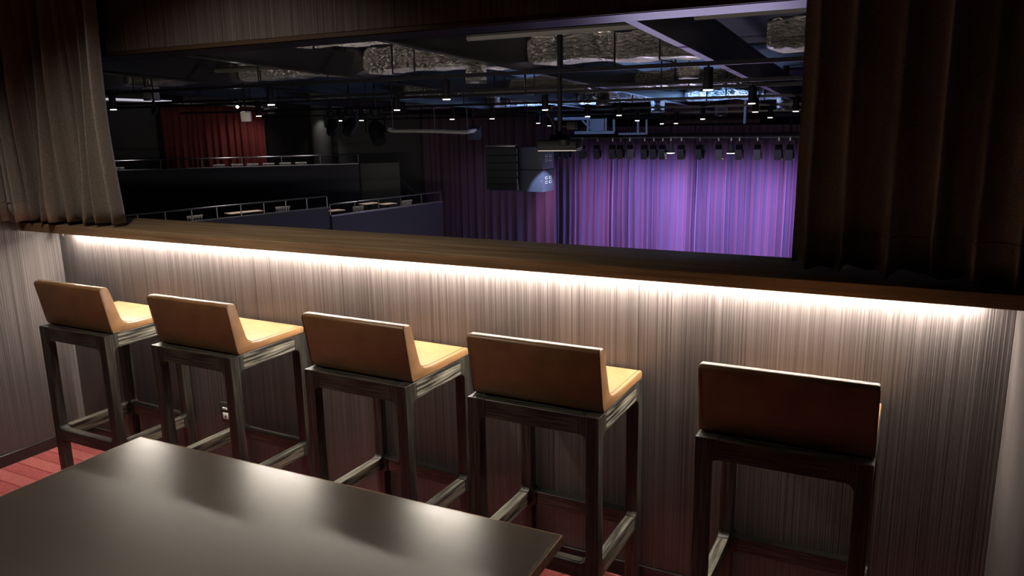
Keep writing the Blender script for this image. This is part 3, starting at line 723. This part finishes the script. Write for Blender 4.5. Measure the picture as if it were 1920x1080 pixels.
def deck(name, A, B, z, depth):
    d = (B - A); d.z = 0; d.normalize(); n = Vector((-d.y, d.x, 0)); a, b = A + n*.14, B + n*.14
    vs = [(a.x, a.y, z), (b.x, b.y, z), (*(b + n*depth).xy, z), (*(a + n*depth).xy, z)]; vs += [(v[0], v[1], z - .2) for v in vs]
    struct(MB().add(vs, [(3,2,1,0),(4,5,6,7),(0,1,5,4),(1,2,6,5),(2,3,7,6),(3,0,4,7)]).build(name, M_hallblk))
    return d, n
dR, nR = deck('floor_balcony_right', lr[0], lr[1], -1.75, 4.2)
dL, nL = deck('floor_balcony_left', ll[0], ll[1], -1.517, 4.2)
dU, nU = deck('floor_balcony_upper', ur[0], ur[1], -.685, 4.0)
# far walls behind the upper balcony
def upright(name, A, B, z0, z1, t, mt):
    d = (B - A); d.z = 0; d.normalize(); n = Vector((-d.y, d.x, 0))
    vs = [(A.x, A.y, z0), (B.x, B.y, z0), (*(B + n*t).xy, z0), (*(A + n*t).xy, z0)]; vs += [(v[0], v[1], z1) for v in vs]
    return struct(MB().add(vs, [(3,2,1,0),(4,5,6,7),(0,1,5,4),(1,2,6,5),(2,3,7,6),(3,0,4,7)]).build(name, mt))
A, B = ur[0] + nU*4.0, ur[1] + nU*4.0
upright('wall_hall_left', A - dU*6, B + dU*3.2, -6, 3.4, .2, M_grey)
def on_wall(px, off=0):       # point on the far wall plane seen at pixel column px
    d = rays(px, 260); q = CAM + Vector((0,0,0)); t = ((A - nU*off - q).dot(nU))/d.dot(nU); return q + d*t
# red drape on the far wall
a, b = on_wall(306, .25), on_wall(498, .25)
root = empty('red_drape', ((a.x+b.x)/2, (a.y+b.y)/2, -.62)); tag(root, 'deep red drape behind the upper balcony at the far left', 'curtain')
o, _, _, _ = drape('drape', [(a.x, a.y), (b.x, b.y)], -.6, 2.34, 14, .16, M_red, root, 31, rows=8, cols=360, thick=.02, flare=.1, sharp=.8); rel(o, root)
# dark side wings either side of the drape, and the pale column
for nm, pa, pb in (('wall_niche_left', 296, 350), ('wall_niche_right', 500, 588)):
    pa, pb = on_wall(pa, .12), on_wall(pb, .12); upright(nm, pa, pb, -.62, 2.9, .1, M_hallblk)
c0 = on_wall(604, .4)
struct(MB().lathe([(.42, -.62), (.42, 3.0)], c=(c0.x, c0.y, 0), n=24).build('column', M_grey, smooth=True))
# return wall at the stage end of the upper balcony and the raking stair wall
e0 = ur[1]; e1 = e0 + Vector((1.15, 1.0, 0))
upright('wall_balcony_end', e0 + Vector((.05, .04, 0)), e1, -2.6, .08, .15, M_grey)
s0, s1 = atz(727, 306, .12), atz(768, 355, -1.25)
mbs = MB(); dd = Vector((s1.x - s0.x, s1.y - s0.y, 0)); L_ = dd.length; dd.normalize(); nn = Vector((-dd.y, dd.x, 0))
s0 = aty(727, 312, 22.6); s1 = aty(770, 357, 22.2); s2 = aty(802, 366, 22.0); zb0 = -3.0
base = [(s0.x, s0.y), (s1.x, s1.y), (s2.x, s2.y)]
ztop = [s0.z, s1.z, s2.z]
vs = []
for off in (0, .18):
    for (x, y), z in zip(base, ztop): vs += [(x, y + off, zb0), (x, y + off, z)]
mbs.add(vs, [(0,2,3,1),(2,4,5,3),(6,7,9,8),(8,9,11,10),(1,3,9,7),(3,5,11,9),(0,1,7,6),(4,10,11,5),(0,6,8,2),(2,8,10,4)])
struct(mbs.build('wall_stair', M_navy))

# lit cove strip over the far end of the balcony
def wp(px, py, off):
    p = on_wall(px, off); k = (p - CAM).xy.length/rays(px, py).xy.length; return CAM + rays(px, py)*k
s = empty('cove_light', wp(260, 188, 2.2)); tag(s, 'thin white cove light along the roof edge at the far left', 'light strip')
rel(MB().tube([wp(150, 184, 2.2), wp(255, 187.5, 2.2), wp(322, 190.5, 2.2)], .045, 6).build('glow_strip', mat('cove_glow', (1, 1, 1), .5, emit=(.86, .84, 1), es=.55), s), s)
rel(MB().tube([wp(150, 187, 2.2), wp(330, 193.5, 2.2), wp(412, 196, 2.2), wp(520, 202, 2.2)], .03, 6).build('edge_trim', M_white, s), s)
rel(MB().tube([wp(330, 186, 2.2), wp(330, 186, 2.2) + Vector((0, 0, .6))], .02, 6).build('hanger', M_black, s), s)

# balcony chairs with white slatted backs, and pale tables
def make_chair():
    root = empty('balcony_chair', (0, 0, 0)); w_ = .42
    MB().box(-w_/2, w_/2, -.20, .20, .42, .46).build('seat', M_chair, root, bevel=.01)
    for i in range(6):
        x = -w_/2 + .035 + i*(w_ - .07)/5
        MB().obox((x, -.215, .66), (.04, 0, 0), (0, .016, 0), (0, -.05, .34)).build('back_slat', M_chair, root)
    MB().obox((0, -.24, .835), (w_, 0, 0), (0, .026, 0), (0, -.008, .05)).build('top_slat', M_chair, root, bevel=.006)
    for sx in (-1, 1):
        for yy in (-.18, .18): MB().tube([(sx*(w_/2 - .02), yy, .42), (sx*(w_/2), yy*1.15, 0)], .013, 6).build('leg', M_rail, root)
    return root
ch0 = make_chair()
def chair_at(px, py, pts, n, d, zfloor, first, label, rz=0):
    v = rays(px, py); p = CAM + v*((pts[0] + n*.45 - CAM).dot(n)/v.dot(n)) + n*.24
    o = ch0 if first else copy_tree(ch0)
    o.location = (p.x, p.y, zfloor); o.rotation_euler = (0, 0, math.atan2(d.y, d.x) + rz)
    tag(o, label, 'chair', 'white chairs on the balconies')
up = [(222, 314), (412, 309), (444, 307.5), (475, 307), (503, 306), (535, 305), (566, 304)]
for i, (px, py) in enumerate(up): chair_at(px, py, ur, nU, dU, -.685, i == 0, 'white slatted chair just above the upper balcony front, %s from the left' % ORD[i], random.uniform(-.15, .15))
lo = [(365, 404, ll, nL, dL, -1.517), (532, 387, ll, nL, dL, -1.517), (672, 387, lr, nR, dR, -1.75), (764, 375, lr, nR, dR, -1.75)]
for i, (px, py, pts, n, d, zf) in enumerate(lo): chair_at(px, py, pts, n, d, zf, False, 'white slatted chair on the lower balcony, %s from the left' % ORD[i], random.uniform(-.12, .12))
def balcony_table(px, py, zf, d, L_, label):
    p = atz(px, py, zf + .74); r_ = empty('balcony_table', (p.x, p.y, zf), math.atan2(d.y, d.x)); tag(r_, label, 'table', 'pale tables on the lower balcony')
    MB().box(-L_/2, L_/2, -.19, .19, .71, .74).build('table_top', M_paletop, r_, bevel=.006)
    MB().tube([(0, 0, .02), (0, 0, .71)], .03, 10).build('column', M_black, r_)
    MB().box(-.25, .25, -.2, .2, 0, .02).build('foot', M_black, r_)
balcony_table(458, 397, -1.517, dL, 1.0, 'pale topped table on the stepped lower balcony')
balcony_table(628, 394, -1.75, dR, .5, 'pale topped table beside the step of the lower balcony')
balcony_table(692, 381, -1.75, dR, .6, 'pale topped table below the grey stair wall')
balcony_table(727, 381.5, -1.75, dR, .5, 'pale topped table near the stage end of the balcony')
# unseen spots added to brighten balcony chairs, red drape, column and stair wall
spot('balcony_fill', (-12.6, 17.6, 1.6), (-12.5, 17.6, -1.5), 200, (1, .9, .8), 110, .6, .05)
spot('balcony_fill', (-13.6, 13.0, 1.7), (-13.5, 13.0, -1.5), 200, (1, .9, .8), 110, .6, .05)
q = on_wall(478, 1.6)
spot('drape_fill', (q.x, q.y, 1.95), tuple(on_wall(440, .1).xy) + (-.9,), 26, (1, .82, .72), 120, .9, .05)
for px in (230, 420, 500, 570):
    v = rays(px, 300); q = CAM + v*((ur[0] + nU*.9 - CAM).dot(nU)/v.dot(nU))
    spot('upper_balcony_fill', (q.x, q.y, 1.9), (q.x - nU.x*.3, q.y - nU.y*.3, 0), 240, (1, .92, .85), 80, .8, .05)
q = on_wall(604, 1.4)
spot('column_fill', (q.x, q.y, 2.0), tuple(on_wall(604, .4).xy) + (.6,), 22, (1, .95, .88), 60, .8, .05)
spot('stair_fill', (-12.4, 20.2, 1.5), (-14.6, 22.2, -.6), 26, (1, .96, .85), 75, .8, .05)
